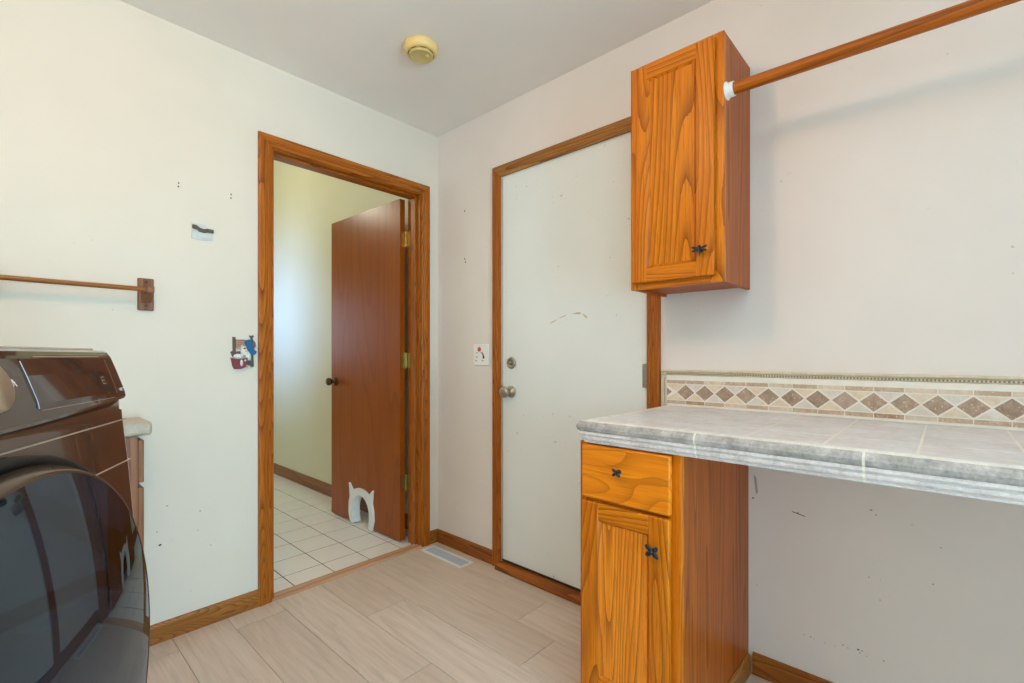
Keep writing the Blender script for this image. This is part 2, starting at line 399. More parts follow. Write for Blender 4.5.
# --- doorway trim in the left wall
mb = casing(MB(), AX0-.011, AX1+.008, AH+.004, lambda e, p, z: (e, -p, z))
t1 = struct('trim_1', mb, ['trim_v', 'trim_x'], 'golden oak casing around the open doorway', 'door trim')
j = MB(); j.box(AX0-.019, AX0, -.0005, T+.001, 0, AH+.0).box(AX1, AX1+.019, -.0005, T+.001, 0, AH).build('jamb', 'trim_v', t1)
j = MB(); j.box(AX0-.019, AX1+.019, -.0005, T+.001, AH, AH+.02).build('head_jamb', 'trim_x', t1)
j = MB(); j.box(AX0, AX0+.011, .03, .075, 0, AH, bev=.002).box(AX1-.011, AX1, .03, .075, 0, AH, bev=.002).build('door_stop', 'trim_v', t1)
j = MB(); j.box(AX0+.011, AX1-.011, .03, .075, AH-.011, AH, bev=.002).build('head_stop', 'trim_x', t1)
hc = casing(MB(), AX0-.011, AX1+.008, AH+.004, lambda e, p, z: (e, T+p, z)); hc.build('rear_casing', ['trim_v', 'trim_x'], t1)
# --- trim round the white door
mb = casing(MB(), BY0-.005, BY1+.004, BH-.012, lambda e, p, z: (-p, e, z))
t2 = struct('trim_2', mb, ['trim_v', 'trim_y'], 'golden oak casing around the closed white door', 'door trim')
j = MB(); j.box(-.0005, .13, BY0-.0055, BY0+.019, 0, BH).box(-.0005, .13, BY1-.019, BY1+.0055, 0, BH).box(-.0005, .13, BY1-.019, BY0+.019, BH-.006, BH+.014).build('jamb', 'jambwhite', t2)
# threshold strip and sill
mb = MB(); mb.prism([(AX0-.006, -.016, .0005), (AX0-.006, -.012, .006), (AX0-.006, .0, .011), (AX0-.006, .045, .011), (AX0-.006, .058, .004), (AX0-.006, .058, .0005)], (AX1-AX0+.012, 0, 0), 0)
struct('trim_3', mb, 'maple', 'pale wood threshold strip across the open doorway', 'threshold')
mb = MB()
sp = [(.045, .001), (-.040, .001), (-.042, .010), (-.036, .022), (-.012, .036), (.045, .040)]
mb.prism([(x, BY0+.006, z) for x, z in sp], (0, BY1-BY0-.012, 0), 0)
mb.box(.002, .04, BY1, BY0, .0395, .047, 1)
struct('trim_4', mb, ['sill', 'dark'], 'worn oak sill below the white door', 'door sill')

# baseboards
def base_prof(t=.012, h=.075): return [(0, 0), (t, 0), (t, h-.012), (t*.75, h-.004), (t*.4, h), (0, h)]
def base_x(x0, x1, y, sgn, mat, name, label):
    mb = MB(); mb.prism([(x0, y+sgn*a, z) for a, z in base_prof()], (x1-x0, 0, 0)); return struct(name, mb, mat, label, 'baseboard')
def base_y(y0, y1, x, mat, name, label, t=.012, h=.075):
    mb = MB(); mb.prism([(x-a, y0, z) for a, z in base_prof(t, h)], (0, y1-y0, 0)); return struct(name, mb, mat, label, 'baseboard')
base_x(-1.46, AX0-.068, 0, -1, 'base_x', 'baseboard_left', 'oak baseboard left of the open doorway')
base_x(AX1+.065, 0, 0, -1, 'base_x', 'baseboard_corner', 'short oak baseboard between the doorway and the corner')
base_y(-.012, BY0+.052, 0, 'base_y', 'baseboard_right', 'oak baseboard between the corner and the white door')
mb = MB(); mb.prism([(XW+a_, YR, z) for a_, z in base_prof()], (0, -YR-.012, 0)); struct('baseboard_side', mb, 'base_y', 'oak baseboard on the side wall behind the washing machine', 'baseboard')
base_x(XW, -2.055, 0, -1, 'base_x', 'baseboard_behind', 'oak baseboard in the corner behind the washing machine')
base_y(-1.766, YB, 0, 'base_y', 'baseboard_rear', 'oak baseboard on the wall under the counter')

# ------------------------------------------------------------------ hallway beyond
HH = 3.3; HX = -2.1; HY = 4.2
mb = MB(); mb.box(0, .13, T, HY, 0, HH); struct('wall_hall', mb, 'hallwall', 'pale hallway wall seen through the doorway', 'wall')
mb = MB(); mb.box(HX, .13, HY, HY+.1, 0, HH).box(HX-.1, HX, T, HY, 0, HH).box(HX, .0, T-.02, T-.001, H+.09, HH); struct('wall_far', mb, 'hallwall', 'far hallway wall out of view', 'wall')
mb = MB(); mb.box(HX, .13, T-.02, HY, HH, HH+.08); struct('ceiling_hall', mb, 'hallceil', 'high hallway ceiling', 'ceiling')
mb = MB(); P_ = .2045; mb.box(HX, .0, .045, HY, -.03, -.0015, 1)
gx, gy = -.209, .004
for ix in range(-10, 2):
    for iy in range(0, 21):
        x0, y0 = gx+ix*P_, gy+iy*P_
        xa, xb, ya, yb = max(x0+.0026, HX), min(x0+P_-.0026, -.0), max(y0+.0034, .05), min(y0+P_-.0034, HY)
        if xb-xa < .01 or yb-ya < .01: continue
        mb.box(xa, xb, ya, yb, -.02, 0, 0, bev=.0012, seg=1)
struct('floor_hall', mb, ['halltile', 'hallgrout'], 'cream square ceramic tile floor in the hallway', 'floor')
base_y(.14, HY, 0, 'hall_base', 'baseboard_hall', 'brown baseboard along the hallway wall', .012, .095)

# --- hall door : hinged on the right jamb, standing open against the hallway
DW, DT, DZ0, DZ1 = .815, .035, .012, 2.056
hx, hy = -.1735, .136
ang = math.atan2(-.046, .83)                 # face leans a touch into the opening
dirv = Vector((-.0185, .82, 0)).normalized(); nrm = Vector((-dirv.y, dirv.x, 0))   # nrm points to -x (the seen face)
def dp(s, n, z): v = Vector((hx, hy, 0))+dirv*s+nrm*n; return (v.x, v.y, z)
# outline with the arched cat hole notch; s measured from the hinge edge
cs, crx, capex = .419, .100, .205            # arch centre, half width, apex
arch = [(cs+.104, DZ0)]+[(cs+.109*cos(pi*k/24), .075+.139*max(0, sin(pi*k/24))**.85) for k in range(25)]+[(cs-.104, DZ0)]
outline = [(0, DZ0)]+[(2*cs-s, z) for s, z in arch]+[(DW, DZ0), (DW, DZ1), (0, DZ1)]
mb = MB(); mb.prism([dp(s, 0, z) for s, z in outline], tuple(-nrm*DT))
door2 = struct('door_2', mb, 'veneer', 'brown flat wood hallway door standing open with a cat hole', 'door')
# cat arch trim: rim with two ears, plus the tunnel lining
mb = MB()
outer = [(cs+.124, .006), (cs+.146, .07), (cs+.143, .135), (cs+.130, .178), (cs+.140, .268), (cs+.098, .226), (cs+.07, .2385), (cs+.04, .247), (cs, .251),
         (cs-.04, .247), (cs-.07, .2385), (cs-.098, .226), (cs-.143, .264), (cs-.132, .176), (cs-.146, .135), (cs-.152, .07), (cs-.134, .006)]
inner = [(cs+.090, .006)]+[(cs+.104*cos(pi*k/14), .075+.130*max(0, sin(pi*k/14))**.85) for k in range(15)]+[(cs-.096, .006)]
assert len(outer) == len(inner) == 17
r_ob = [dp(s, .0005, z) for s, z in outer]; r_of = [dp(s, .013, z) for s, z in outer]
r_if = [dp(s, .013, z) for s, z in inner]; r_ib = [dp(s*1.0, -DT-.012, z) for s, z in inner]
mb.strips([r_ob, r_of, r_if, r_ib], 0, smooth=False)
r_ob2 = [dp(s, -DT-.0005, z) for s, z in outer]; r_of2 = [dp(s, -DT-.012, z) for s, z in outer]
mb.strips([r_ob2, r_of2, [dp(s, -DT-.012, z) for s, z in inner]], 0, smooth=False)
c_ = mb.build('cat_hole_frame', 'white', door2); c_['label'] = 'white arched cat hole frame with two pointed ears'
# knobs
def knob_prof(): return [(.0, 0), (.031, 0), (.031, .004), (.026, .009), (.012, .012), (.011, .03), (.019, .036), (.0265, .045), (.027, .056), (.022, .064), (.0, .067)]
for sgn in (1, -1):
    mb = MB(); p = Vector(dp(DW-.06, 0 if sgn > 0 else -DT, .94)); mb.lathe(knob_prof(), p, nrm*sgn, 28); k_ = mb.build('door_knob', 'bronze', door2)
mb = MB(); q = dp(DW+.0006, -DT/2, .94); mb.box(q[0]-.011, q[0]+.011, q[1]-.001, q[1]+.0012, .91, .97); mb.build('latch_plate', 'brass', door2)
for hz in (1.82, 1.09, .358):
    mb = MB()
    kx, ky = hx+.0185*0+.012, hy-.010
    # leaf on the door edge, barrel and leaf on the jamb
    a = Vector(dp(0, -.002, 0)); 
    mb.box(a.x+.004, a.x+.034, a.y-.0022, a.y-.0002, hz-.045, hz+.045)
    for k in range(5):
        z0 = hz-.045+.018*k; mb.tube((a.x+.036, a.y-.006, z0+.0006), (a.x+.036, a.y-.006, z0+.0174), .0058, 12)
    mb.ell((a.x+.036, a.y-.006, hz+.047), (.005, .005, .004)).ell((a.x+.036, a.y-.006, hz-.047), (.005, .005, .004))
    mb.box(AX1-.0014, AX1-.0001, a.y-.042, a.y-.008, hz-.045, hz+.045)
    for dz in (-.03, 0, .03): mb.lathe([(.0035, 0), (.003, .0008), (0, .001)], (a.x+.02, a.y-.0022, hz+dz+.004), (0, -1, 0), 10)
    mb.build('hinge', 'brass', door2)

# ------------------------------------------------------------------ white door in the right wall
mb = MB(); fx = .006
mb.box(fx, fx+.044, BY1+.0115, BY0-.0095, .0475, BH-.0105, 0)
for pts in ([(-.852, 1.272), (-.872, 1.284), (-.897, 1.292), (-.892, 1.286), (-.868, 1.276)], [(-.905, 1.296), (-.93, 1.304), (-.955, 1.311), (-.95, 1.306), (-.925, 1.298)],
            [(-.985, 1.314), (-1.02, 1.319), (-1.035, 1.316), (-1.03, 1.308), (-1.0, 1.311)], [(-1.04, 1.312), (-1.062, 1.302), (-1.072, 1.291), (-1.06, 1.288), (-1.05, 1.30)]):
    mb.quad([(fx-.0005, y, z) for y, z in pts], 1)
door1 = struct('door_1', mb, ['doorwhite', 'smudge'], 'flat off-white entry door, closed, in the right wall', 'door')
mb = MB(); mb.box(fx+.002, fx+.02, BY0-.0098, BY0-.0058, .05, BH-.008).box(fx+.002, fx+.02, BY1+.0058, BY1+.0118, .05, BH-.008).box(fx+.002, fx+.02, BY1+.007, BY0-.007, BH-.0108, BH-.0062)
mb.build('weather_seal', 'seal', door1)
mb = MB(); mb.lathe([(0, 0), (.030, 0), (.031, .004), (.027, .010), (.021, .013), (.019, .011), (0, .011)], (fx, -.604, 1.081), (-1, 0, 0), 28)
mb.box(fx-.026, fx-.010, -.613, -.595, 1.077, 1.085, bev=.002); mb.lathe([(.010, 0), (.010, .005), (0, .006)], (fx-.011, -.604, 1.081), (-1, 0, 0), 18)
d_ = mb.build('deadbolt', 'nickel', door1)
mb = MB(); mb.lathe(knob_prof()[:7]+[(.0275, .046), (.0285, .056), (.026, .063), (.018, .067), (0, .067)], (fx, -.602, .932), (-1, 0, 0), 30)
mb.lathe([(.0065, 0), (.0065, .003), (0, .003)], (fx-.066, -.602, .932), (-1, 0, 0), 12); mb.build('door_knob', 'nickel', door1)
mb = MB(); mb.box(-.0045, .0, BY0-.0042, BY0-.0055-.006, .905, .965, bev=.001); mb.build('strike_plate', 'nickel', door1)
mb = MB()
for k in range(5): mb.tube((fx-.006, BY1+.011, .985+.0202*k+.0006), (fx-.006, BY1+.011, .985+.0202*k+.0196), .0062, 12)
mb.box(fx-.0012, fx, BY1+.012, BY1+.030, .986, 1.084); mb.build('hinge', 'nickel', door1)
for zz in (.25, 1.80):
    mb = MB()
    for k in range(5): mb.tube((fx-.006, BY1+.011, zz+.0202*k+.0006), (fx-.006, BY1+.011, zz+.0202*k+.0196), .0062, 12)
    mb.box(fx-.0012, fx, BY1+.012, BY1+.030, zz, zz+.1); mb.build('hinge', 'nickel', door1)

# ------------------------------------------------------------------ cabinet doors, knobs
def frame_door(parent, x, y0, y1, z0, z1, stile, rail, panel_mat, t=.019):
    """shaker-like frame with a recessed panel, facing -x; y0 is the left (greater) edge"""
    fr = MB(); xf = x
    iy0, iy1, iz0, iz1 = y0-stile, y1+stile, z0+rail, z1-rail
    fr.box(xf, xf+t, iy0, y0, z0, z1, 0, bev=.004).box(xf, xf+t, y1, iy1, z0, z1, 0, bev=.004)
    fr.box(xf+.0004, xf+t, iy1-.002, iy0+.002, iz1, z1-.0004, 1, bev=.003).box(xf+.0004, xf+t, iy1-.002, iy0+.002, z0+.0004, iz0, 1, bev=.003)
    # sloping inner lip
    L = .007; d = .009
    o = [(xf+.002, iy0, iz0), (xf+.002, iy1, iz0), (xf+.002, iy1, iz1), (xf+.002, iy0, iz1)]
    i_ = [(xf+d, iy0-L, iz0+L), (xf+d, iy1+L, iz0+L), (xf+d, iy1+L, iz1-L), (xf+d, iy0-L, iz1-L)]
    fr.strips([o, i_], 0, closed=True, smooth=False)
    door = fr.build('door', ['oak_v', 'oak_h'], parent)
    pm = MB(); pm.box(xf+d-.0004, xf+t-.003, iy1+.001, iy0-.001, iz0+.001, iz1-.001); pm.build('door_panel', panel_mat, door)
    return door
def dragonfly(x, y, z, ang, size, droop=0):
    """small dark metal knob: a body, a head and four wings on a stem, facing -x"""
    mb = MB(); s = size
    mb.tube((x, y, z), (x-.016, y, z), .0055, 12)
    R = lambda a: Matrix.Rotation(a, 3, 'X')
    def put(dy, dz, ry, rz, rx, a):
        m = R(ang); v = m @ Vector((0, dy, dz)); mb.ell((x-.019, y+v.y, z+v.z), (rx, ry, rz), R(ang+a))
    put(0, -.10*s, .10*s, .46*s, .0045, 0); put(0, .30*s, .13*s, .14*s, .006, 0)
    for sg in (1, -1):
        put(sg*.38*s, .20*s, .40*s, .12*s, .003, sg*.35); put(sg*.36*s, -.02*s, .38*s, .11*s, .003, -sg*.30)
    return mb
def crossbug(x, y, z, size):
    """four broad petals set as an X over a small boss"""
    mb = MB(); s = size
    mb.tube((x, y, z), (x-.016, y, z), .006, 12)
    for k, (ln, wd) in enumerate(((1, .26), (.95, .28), (1.0, .30), (.95, .28))):
        a = pi/4+k*pi/2+(.1 if k % 2 else -.1)
        c = Vector((0, cos(a), sin(a)))*.5*s*ln
        mb.ell((x-.019, y+c.y, z+c.z), (.0035, .50*s*ln, wd*s), Matrix.Rotation(a, 3, 'X'))
    mb.ell((x-.022, y, z), (.006, .26*s, .26*s)); mb.ell((x-.023, y, z+.1*s), (.005, .14*s, .3*s), Matrix.Rotation(.6, 3, 'X'))
    return mb

# ------------------------------------------------------------------ upper wall cabinet
uy0, uy1, ux, uz0, uz1 = -1.435, -1.756, -.267, 1.352, 2.136
cab = empty('wall_cabinet', (-.13, -1.595, uz0), 'tall narrow golden oak wall cabinet hung above the tiled counter', 'cabinet')
mb = MB()
mb.box(ux+.019, -.0006, uy1, uy1+.013, uz0, uz1).box(ux+.019, -.0006, uy0-.013, uy0, uz0, uz1)
mb.box(ux+.019, -.0006, uy1+.013, uy0-.013, uz1-.016, uz1).box(ux+.019, -.0006, uy1+.013, uy0-.013, uz0+.010, uz0+.022).box(-.008, -.0006, uy1+.013, uy0-.013, uz0+.022, uz1-.016)
mb.build('carcass', 'oak_side', cab)
mb = MB(); mb.box(ux, ux+.019, uy1-.0005, uy1+.042, uz0-.001, uz1+.001, 0, bev=.0015).box(ux, ux+.019, uy0-.042, uy0+.0005, uz0-.001, uz1+.001, 0, bev=.0015)
mb.box(ux+.0003, ux+.019, uy1+.042, uy0-.042, uz0-.001, uz0+.042, 1).box(ux+.0003, ux+.019, uy1+.042, uy0-.042, uz1-.04, uz1+.001, 1)
mb.build('face_frame', ['oak_v', 'oak_h'], cab)
dr = frame_door(cab, ux-.0205, uy0-.013, uy1+.024, uz0+.020, uz1-.014, .058, .050, 'oak_panel')
k_ = dragonfly(ux-.0205, -1.694, 1.452, .0, .034).build('knob', 'pewter', dr); k_['label'] = 'dark metal winged insect knob'

# closet rod
ry, rz0 = uy1, 1.955
p0 = Vector((-.246, ry-.020, 1.953)); p1 = Vector((-.246, YB+.01, 1.915))
rod = empty('closet_rod', (-.246, ry, 1.953), 'round wooden closet rod fixed to the side of the wall cabinet', 'rod')
mb = MB(); mb.tube(p0, p1, .0185, 28); mb.build('pole', 'rod', rod)
for yy, sg in ((ry, -1), (YB, 1)):
    c = (-.246, yy+sg*.0006, 1.953 if sg < 0 else 1.915)
    mb = MB(); mb.lathe([(0, 0), (.028, 0), (.0285, .003), (.024, .005), (.0222, .008), (.0222, .024), (.019, .024), (.019, .006), (0, .006)], c, (0, sg, 0), 28)
    for a in (.8, 2.9, 5.0): mb.ell((c[0]+.025*cos(a), c[1]+sg*.004, c[2]+.025*sin(a)), (.0025, .0015, .0025))
    s_ = mb.build('socket', 'white', rod); s_['label'] = 'white plastic rod socket'

# ------------------------------------------------------------------ base cabinet
by0, by1, bx = -1.4325, -1.751, -.580
bc = empty('base_cabinet', (-.3, -1.59, 0), 'narrow golden oak base cabinet with one drawer under the tiled counter', 'cabinet')
CZ = .856
mb = MB(); mb.box(bx+.019, -.0008, by1, by1+.014, .001, CZ).box(bx+.019, -.0008, by0-.014, by0, .001, CZ).box(-.012, -.0008, by1+.014, by0-.014, .001, CZ).box(bx+.019, -.012, by1+.014, by0-.014, .10, .115).box(bx+.07, bx+.085, by1+.014, by0-.014, .001, .10)
mb.build('carcass', 'oak_side', bc)
mb = MB(); mb.box(bx, bx+.019, by1-.0005, by1+.036, .001, CZ, 0, bev=.0012).box(bx, bx+.019, by0-.030, by0+.0005, .001, CZ, 0, bev=.0012)
for z0, z1 in ((CZ-.035, CZ), (.665, .70), (.10, .14)): mb.box(bx+.0004, bx+.019, by1+.036, by0-.030, z0, z1, 1)
mb.build('face_frame', ['oak_v', 'oak_h'], bc)
mb = MB(); mb.box(bx-.0205, bx-.0008, -1.729, -1.449, .690, .850, 0, bev=.006, seg=3)
drw = mb.build('drawer', 'oak_draw', bc)
k_ = crossbug(bx-.0205, -1.579, .785, .0165).build('knob', 'pewter', drw); k_['label'] = 'small dark metal four-petal knob'
dr = frame_door(bc, bx-.0205, -1.449, -1.7265, .112, .680, .060, .052, 'oak_panel_low')
k_ = crossbug(bx-.0205, -1.687, .592, .024).build('knob', 'pewter', dr); k_['label'] = 'dark metal cross-shaped knob'
mb = MB(); mb.prism([(bx+.02, by1-a, z) for a, z in base_prof(.011, .07)], (-bx-.033, 0, 0)); mb.build('base_trim', 'base_x', bc)

# ------------------------------------------------------------------ tiled counter
CT = .9215; cxi, cyi = -.580, -1.482
ct = empty('tiled_countertop', (-.3, -2.2, CZ), 'long beige tiled countertop with a moulded stone edge along the right wall', 'countertop')
mb = MB(); mb.box(cxi-.012, -.0012, YB+.001, cyi+.012, CZ+.001, CT-.0007, 1)
gy_ = -1.589; tp = .1595
ylines = [cyi]+[gy_-tp*k for k in range(12) if gy_-tp*k > YB+.02]+[YB]
xlines = [-.002, -.105, -.263, -.421, -.578]
for i in range(len(ylines)-1):
    for k in range(len(xlines)-1):
        mb.box(xlines[k+1]+.0022, xlines[k]-.0022, ylines[i+1]+.0022, ylines[i]-.0022, CZ+.01, CT, 0, bev=.001, seg=1)
mb.build('tile_top', ['ctile', 'cgrout'], ct)
EP = [(-.0, CT-.001), (.006, CT+.0010), (.018, CT+.0022), (.030, CT-.001), (.0375, CT-.009), (.0395, CT-.017), (.0365, CT-.026), (.031, CT-.031), (.0325, CT-.0345), (.0335, CT-.038), (.0305, CT-.0425),
      (.0265, CT-.0445), (.0285, CT-.048), (.0285, CT-.053), (.0245, CT-.058), (.021, CT-.060), (.021, CT-.0645), (-.0, CT-.0645)]
def edge_pt(side, a, z, e):
    return (cxi-a, e, z) if side == 'f' else (e, cyi+a, z)
g = .0024
mb = MB()
ej = [-1.4725+.0, -1.800, -2.145, -2.490, -2.835, YB+.002]
# front run, mitred at the left corner
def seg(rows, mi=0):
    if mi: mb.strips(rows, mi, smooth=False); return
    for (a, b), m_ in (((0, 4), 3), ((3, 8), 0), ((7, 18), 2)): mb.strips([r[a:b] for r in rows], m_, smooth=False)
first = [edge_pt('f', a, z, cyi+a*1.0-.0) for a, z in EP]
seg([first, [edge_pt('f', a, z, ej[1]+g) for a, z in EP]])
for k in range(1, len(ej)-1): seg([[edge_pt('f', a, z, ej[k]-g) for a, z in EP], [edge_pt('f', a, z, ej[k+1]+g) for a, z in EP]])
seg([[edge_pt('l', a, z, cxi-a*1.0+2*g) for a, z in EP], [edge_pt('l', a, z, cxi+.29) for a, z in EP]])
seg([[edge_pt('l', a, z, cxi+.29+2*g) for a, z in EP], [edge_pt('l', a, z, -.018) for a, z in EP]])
# grout between the edge pieces
EG = [(a*.985, z-.0003) for a, z in EP]
seg([[edge_pt('f', a, z, cyi+a) for a, z in EG], [edge_pt('f', a, z, YB+.002) for a, z in EG]], 1)
seg([[edge_pt('l', a, z, cxi-a) for a, z in EG], [edge_pt('l', a, z, -.019) for a, z in EG]], 1)
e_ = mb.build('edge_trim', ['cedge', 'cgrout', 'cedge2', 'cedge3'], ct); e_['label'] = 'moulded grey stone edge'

# ------------------------------------------------------------------ backsplash
bs = empty('tile_backsplash', (-.006, -2.2, CT), 'low travertine tile backsplash with a row of brown diamonds behind the counter', 'backsplash')
Z0 = CT+.0008; SP = .0722; yd0 = -1.5290; bsx = -.0125
mb = MB(); mb.box(-.0116, -.0006, YB+.001, -1.452, Z0, Z0+.119, 0)
mats = ['cgrout']+M['bs_dia']+M['bs_tri']+M['bs_brick']
def tile(pts, mi): mb.prism([(-.0080, y, z) for y, z in pts], (bsx+.0080, 0, 0), mi)
ylast = YB+.003
zc = Z0+.0545; hh = .0285; hw = .0335; gz = .0022
def clipy(p): return [(min(max(y, ylast), -1.4545), z) for y, z in p]
rnd = random.Random(3)
for k in range(0, 25):
    y = yd0-SP*k+0
    if y < ylast: break
    dm = 1+rnd.choice((0, 1, 2, 2, 1))
    tile([(y-hw, zc), (y, zc+hh), (y+hw, zc), (y, zc-hh)], dm)
    # triangles between this diamond and the next
    y2 = y-SP/2
    for sg in (1, -1):
        tile([(y2-SP/2+.0052, zc+sg*(hh+.0015)), (y2+SP/2-.0052, zc+sg*(hh+.0015)), (y2, zc+sg*.0042)], 4+((k+(sg > 0)) % 2))
        bz = zc+sg*.0395
        tile([(y-.0012, bz-.0065), (y-.0012, bz+.0065), (y-SP+.0012, bz+.0065), (y-SP+.0012, bz-.0065)], 6+rnd.choice((0, 0, 1, 2)))
# the cut pieces at the left end
ye = -1.4545
tile([(ye, zc+hh*.55), (ye, zc-hh*.55), (-1.474+.0, zc-.0), ], 2)
for sg in (1, -1):
    tile([(-1.4565, zc+sg*(hh+.0022)), (yd0+.006, zc+sg*(hh+.0022)), (yd0+SP/2, zc+sg*.003), (-1.4575, zc+sg*.024)], 4)
    bz = zc+sg*.0395; tile([(yd0+.0012, bz-.0065), (yd0+.0012, bz+.0065), (ye, bz+.0065), (ye, bz-.0065)], 6)
mb.build('tile_field', mats, bs)
mb = MB()
tz = Z0+.1195
prof = [(0.0006, 0), (.010, 0), (.0125, .003), (.0125, .009), (.010, .0105), (.0155, .013), (.0175, .0165), (.0155, .0205), (.008, .0215), (.0006, .0215)]
rows = [[(-d, -1.4315+0*h, tz+h) for d, h in prof], [(-d, YB+.002, tz+h) for d, h in prof]]
mb.strips(rows, 0, smooth=False, closed=True, cap=True)
# left return down to the counter
mb.box(-.0150, -.0006, -1.4515, -1.4315, Z0, tz-.0003, 0, bev=.0025)
nd = int((1.455+YB*-1-1.455-1.455)/.0085)
yy = -1.455
while yy > -2.75:
    mb.box(-.0137, -.0120, yy-.0022, yy+.0022, tz+.0032, tz+.0088, 1); yy -= .0085
zz = Z0+.012
while zz < tz-.008:
    mb.box(-.0160, -.0148, -1.4475, -1.4435, zz-.0022, zz+.0022, 1); zz += .0085
mb.build('bead_border', ['bs_trim', 'bs_dot'], bs)

# ------------------------------------------------------------------ smoke detector
sd = empty('smoke_detector', (-.578, -.615, H), 'round yellowed smoke detector on the ceiling', 'smoke detector')
o = (-.578, -.615, H-.0004)
mb = MB(); mb.lathe([(0, 0), (.070, 0), (.0735, .004), (.0735, .013), (.071, .024), (.064, .033), (.056, .036), (.0525, .034), (.0, .034)], o, (0, 0, -1), 48); mb.build('housing', 'yellowed', sd)
mb = MB()
for k in range(8):
    a0 = 2*pi*k/8+.12; pts = [(o[0]+.0525*cos(a0+.42*t/4), o[1]+.0525*sin(a0+.42*t/4)) for t in range(5)]
    pts2 = [(o[0]+.0550*cos(a0+.42*t/4), o[1]+.0550*sin(a0+.42*t/4)) for t in range(5)][::-1]
    mb.prism([(x, y, H-.0363) for x, y in pts+pts2], (0, 0, -.001))
mb.build('vent_slots', 'slot', sd)
mb = MB(); mb.lathe([(.049, .033), (.0515, .039), (.0505, .045), (.046, .0465), (.0435, .045), (.017, .0435), (0, .0435)], o, (0, 0, -1), 48); cv = mb.build('cover', 'yellowface', sd)
mb = MB(); mb.lathe([(.0075, .043), (.0075, .0468), (.006, .0476), (0, .0476)], (o[0]+.014, o[1]-.024, o[2]), (0, 0, -1), 20); mb.build('test_button', 'yellowed', cv)

# ------------------------------------------------------------------ towel bar on the left wall
tb = empty('towel_rail', (-1.62, 0, 1.366), 'thin wooden towel rail on two brackets above the washing machine', 'towel rail')
mb = MB(); mb.tube((-1.840, -.062, 1.366), (-1.404, -.062, 1.366), .0085, 20); mb.build('bar', 'barwood', tb)
for xc in (-1.4165, -1.822):
    mb = MB(); mb.box(xc-.026, xc+.0245, -.013, -.0006, 1.291, 1.414, 0, bev=.004)
    # tapering holder under the bar
    hp = [(-.012, 1.322), (-.020, 1.322), (-.052, 1.348), (-.071, 1.356), (-.073, 1.366), (-.071, 1.376), (-.060, 1.379), (-.012, 1.379)]
    mb.prism([(xc-.015, y, z) for y, z in hp], (.030, 0, 0), 0, bev=.0015)
    b_ = mb.build('bracket', 'bracket', tb)
    for z in (1.399, 1.309):
        mb = MB(); mb.lathe([(.0048, 0), (.0045, .0012), (.002, .0018), (0, .0018)], (xc, -.0132, z), (0, -1, 0), 14); mb.build('screw', 'screw', b_)

# old bracket on a white patch
wb = empty('wall_bracket', (-1.23, 0, 1.628), 'white plate with a bent dark metal clip on the cream wall', 'bracket')
mb = MB(); mb.prism([(x, -.0006, z) for x, z in ((-1.268, 1.663), (-1.215, 1.661), (-1.212, 1.648), (-1.192, 1.640), (-1.190, 1.600), (-1.205, 1.597), (-1.232, 1.594), (-1.266, 1.597))], (0, -.004, 0), 0, bev=.0008)
mb.prism([(x, -.0046, z) for x, z in ((-1.244, 1.628), (-1.200, 1.622), (-1.198, 1.604), (-1.246, 1.602))], (0, -.004, 0), 0, bev=.0008)
mb.build('plate', 'plate_dull', wb)
mb = MB(); mb.prism([(x, -.005, z) for x, z in ((-1.266, 1.652), (-1.252, 1.652), (-1.238, 1.642), (-1.226, 1.640), (-1.220, 1.641), (-1.214, 1.644), (-1.190, 1.643), (-1.190, 1.630), (-1.212, 1.629), (-1.222, 1.625), (-1.240, 1.626), (-1.246, 1.634), (-1.266, 1.638))], (0, -.010, 0), 0, bev=.001)
mb.box(-1.264, -1.257, -.017, -.014, 1.641, 1.648).box(-1.214, -1.192, -.0175, -.0145, 1.633, 1.640)
mb.build('clip', 'metalclip', wb)

# small painted plaque by the doorway
plq = empty('wall_plaque', (-1.073, 0, 1.115), 'small painted wall plaque with a white cat, red basket and blue cloth', 'plaque')
def px(cx, cy): u = 220+cx/12.42; v = 325+cy/12.42; return (-1.125+(u-230)*.004, 1.1157+(356.27-v)*.00437)
def slab(name, mat, polys, y0=-.003, d=.006, parent=plq, label=None):
    mb = MB()
    for p in polys:
        mb.prism([(px(*q)[0], y0, px(*q)[1]) for q in p], (0, -d, 0), 0, bev=.0009)
    ob = mb.build(name, mat, parent)
    if label: ob['label'] = label
    return ob
slab('back_fence', 'pl_brown', [[(150, 150), (185, 155), (188, 330), (240, 325), (240, 360), (210, 380), (150, 395), (125, 335), (152, 320)]], -.0006, .007)
slab('fence_post', 'pl_green', [[(355, 125), (378, 135), (405, 122), (412, 140), (398, 160), (402, 250), (412, 520), (360, 525), (330, 490), (330, 440), (385, 440), (380, 180), (362, 150)]], -.0006, .007)
slab('rose_trim', 'pl_rose', [[(405, 185), (432, 215), (440, 262), (425, 280), (405, 260)]], -.001, .007)
slab('lattice_panel', 'pl_tan', [[(185, 180), (300, 180), (300, 235), (245, 300), (205, 300), (185, 260)]], -.0006, .004)
mb = MB()
for k in range(5):
    a, b = px(190+k*24, 184), px(200+k*24-30+20, 270); mb.prism([(a[0], -.0046, a[1]), (a[0]+.0016, -.0046, a[1]), (b[0]+.0016, -.0046, b[1]), (b[0], -.0046, b[1])], (0, -.0012, 0))
for k in range(4):
    a, b = px(188, 196+k*26), px(296-k*18, 188+k*26); mb.prism([(a[0], -.0046, a[1]), (a[0], -.0046, a[1]-.0018), (b[0], -.0046, b[1]-.0018), (b[0], -.0046, b[1])], (0, -.0016, 0))
mb.build('lattice_bars', 'pl_lat', plq)
cb = MB()
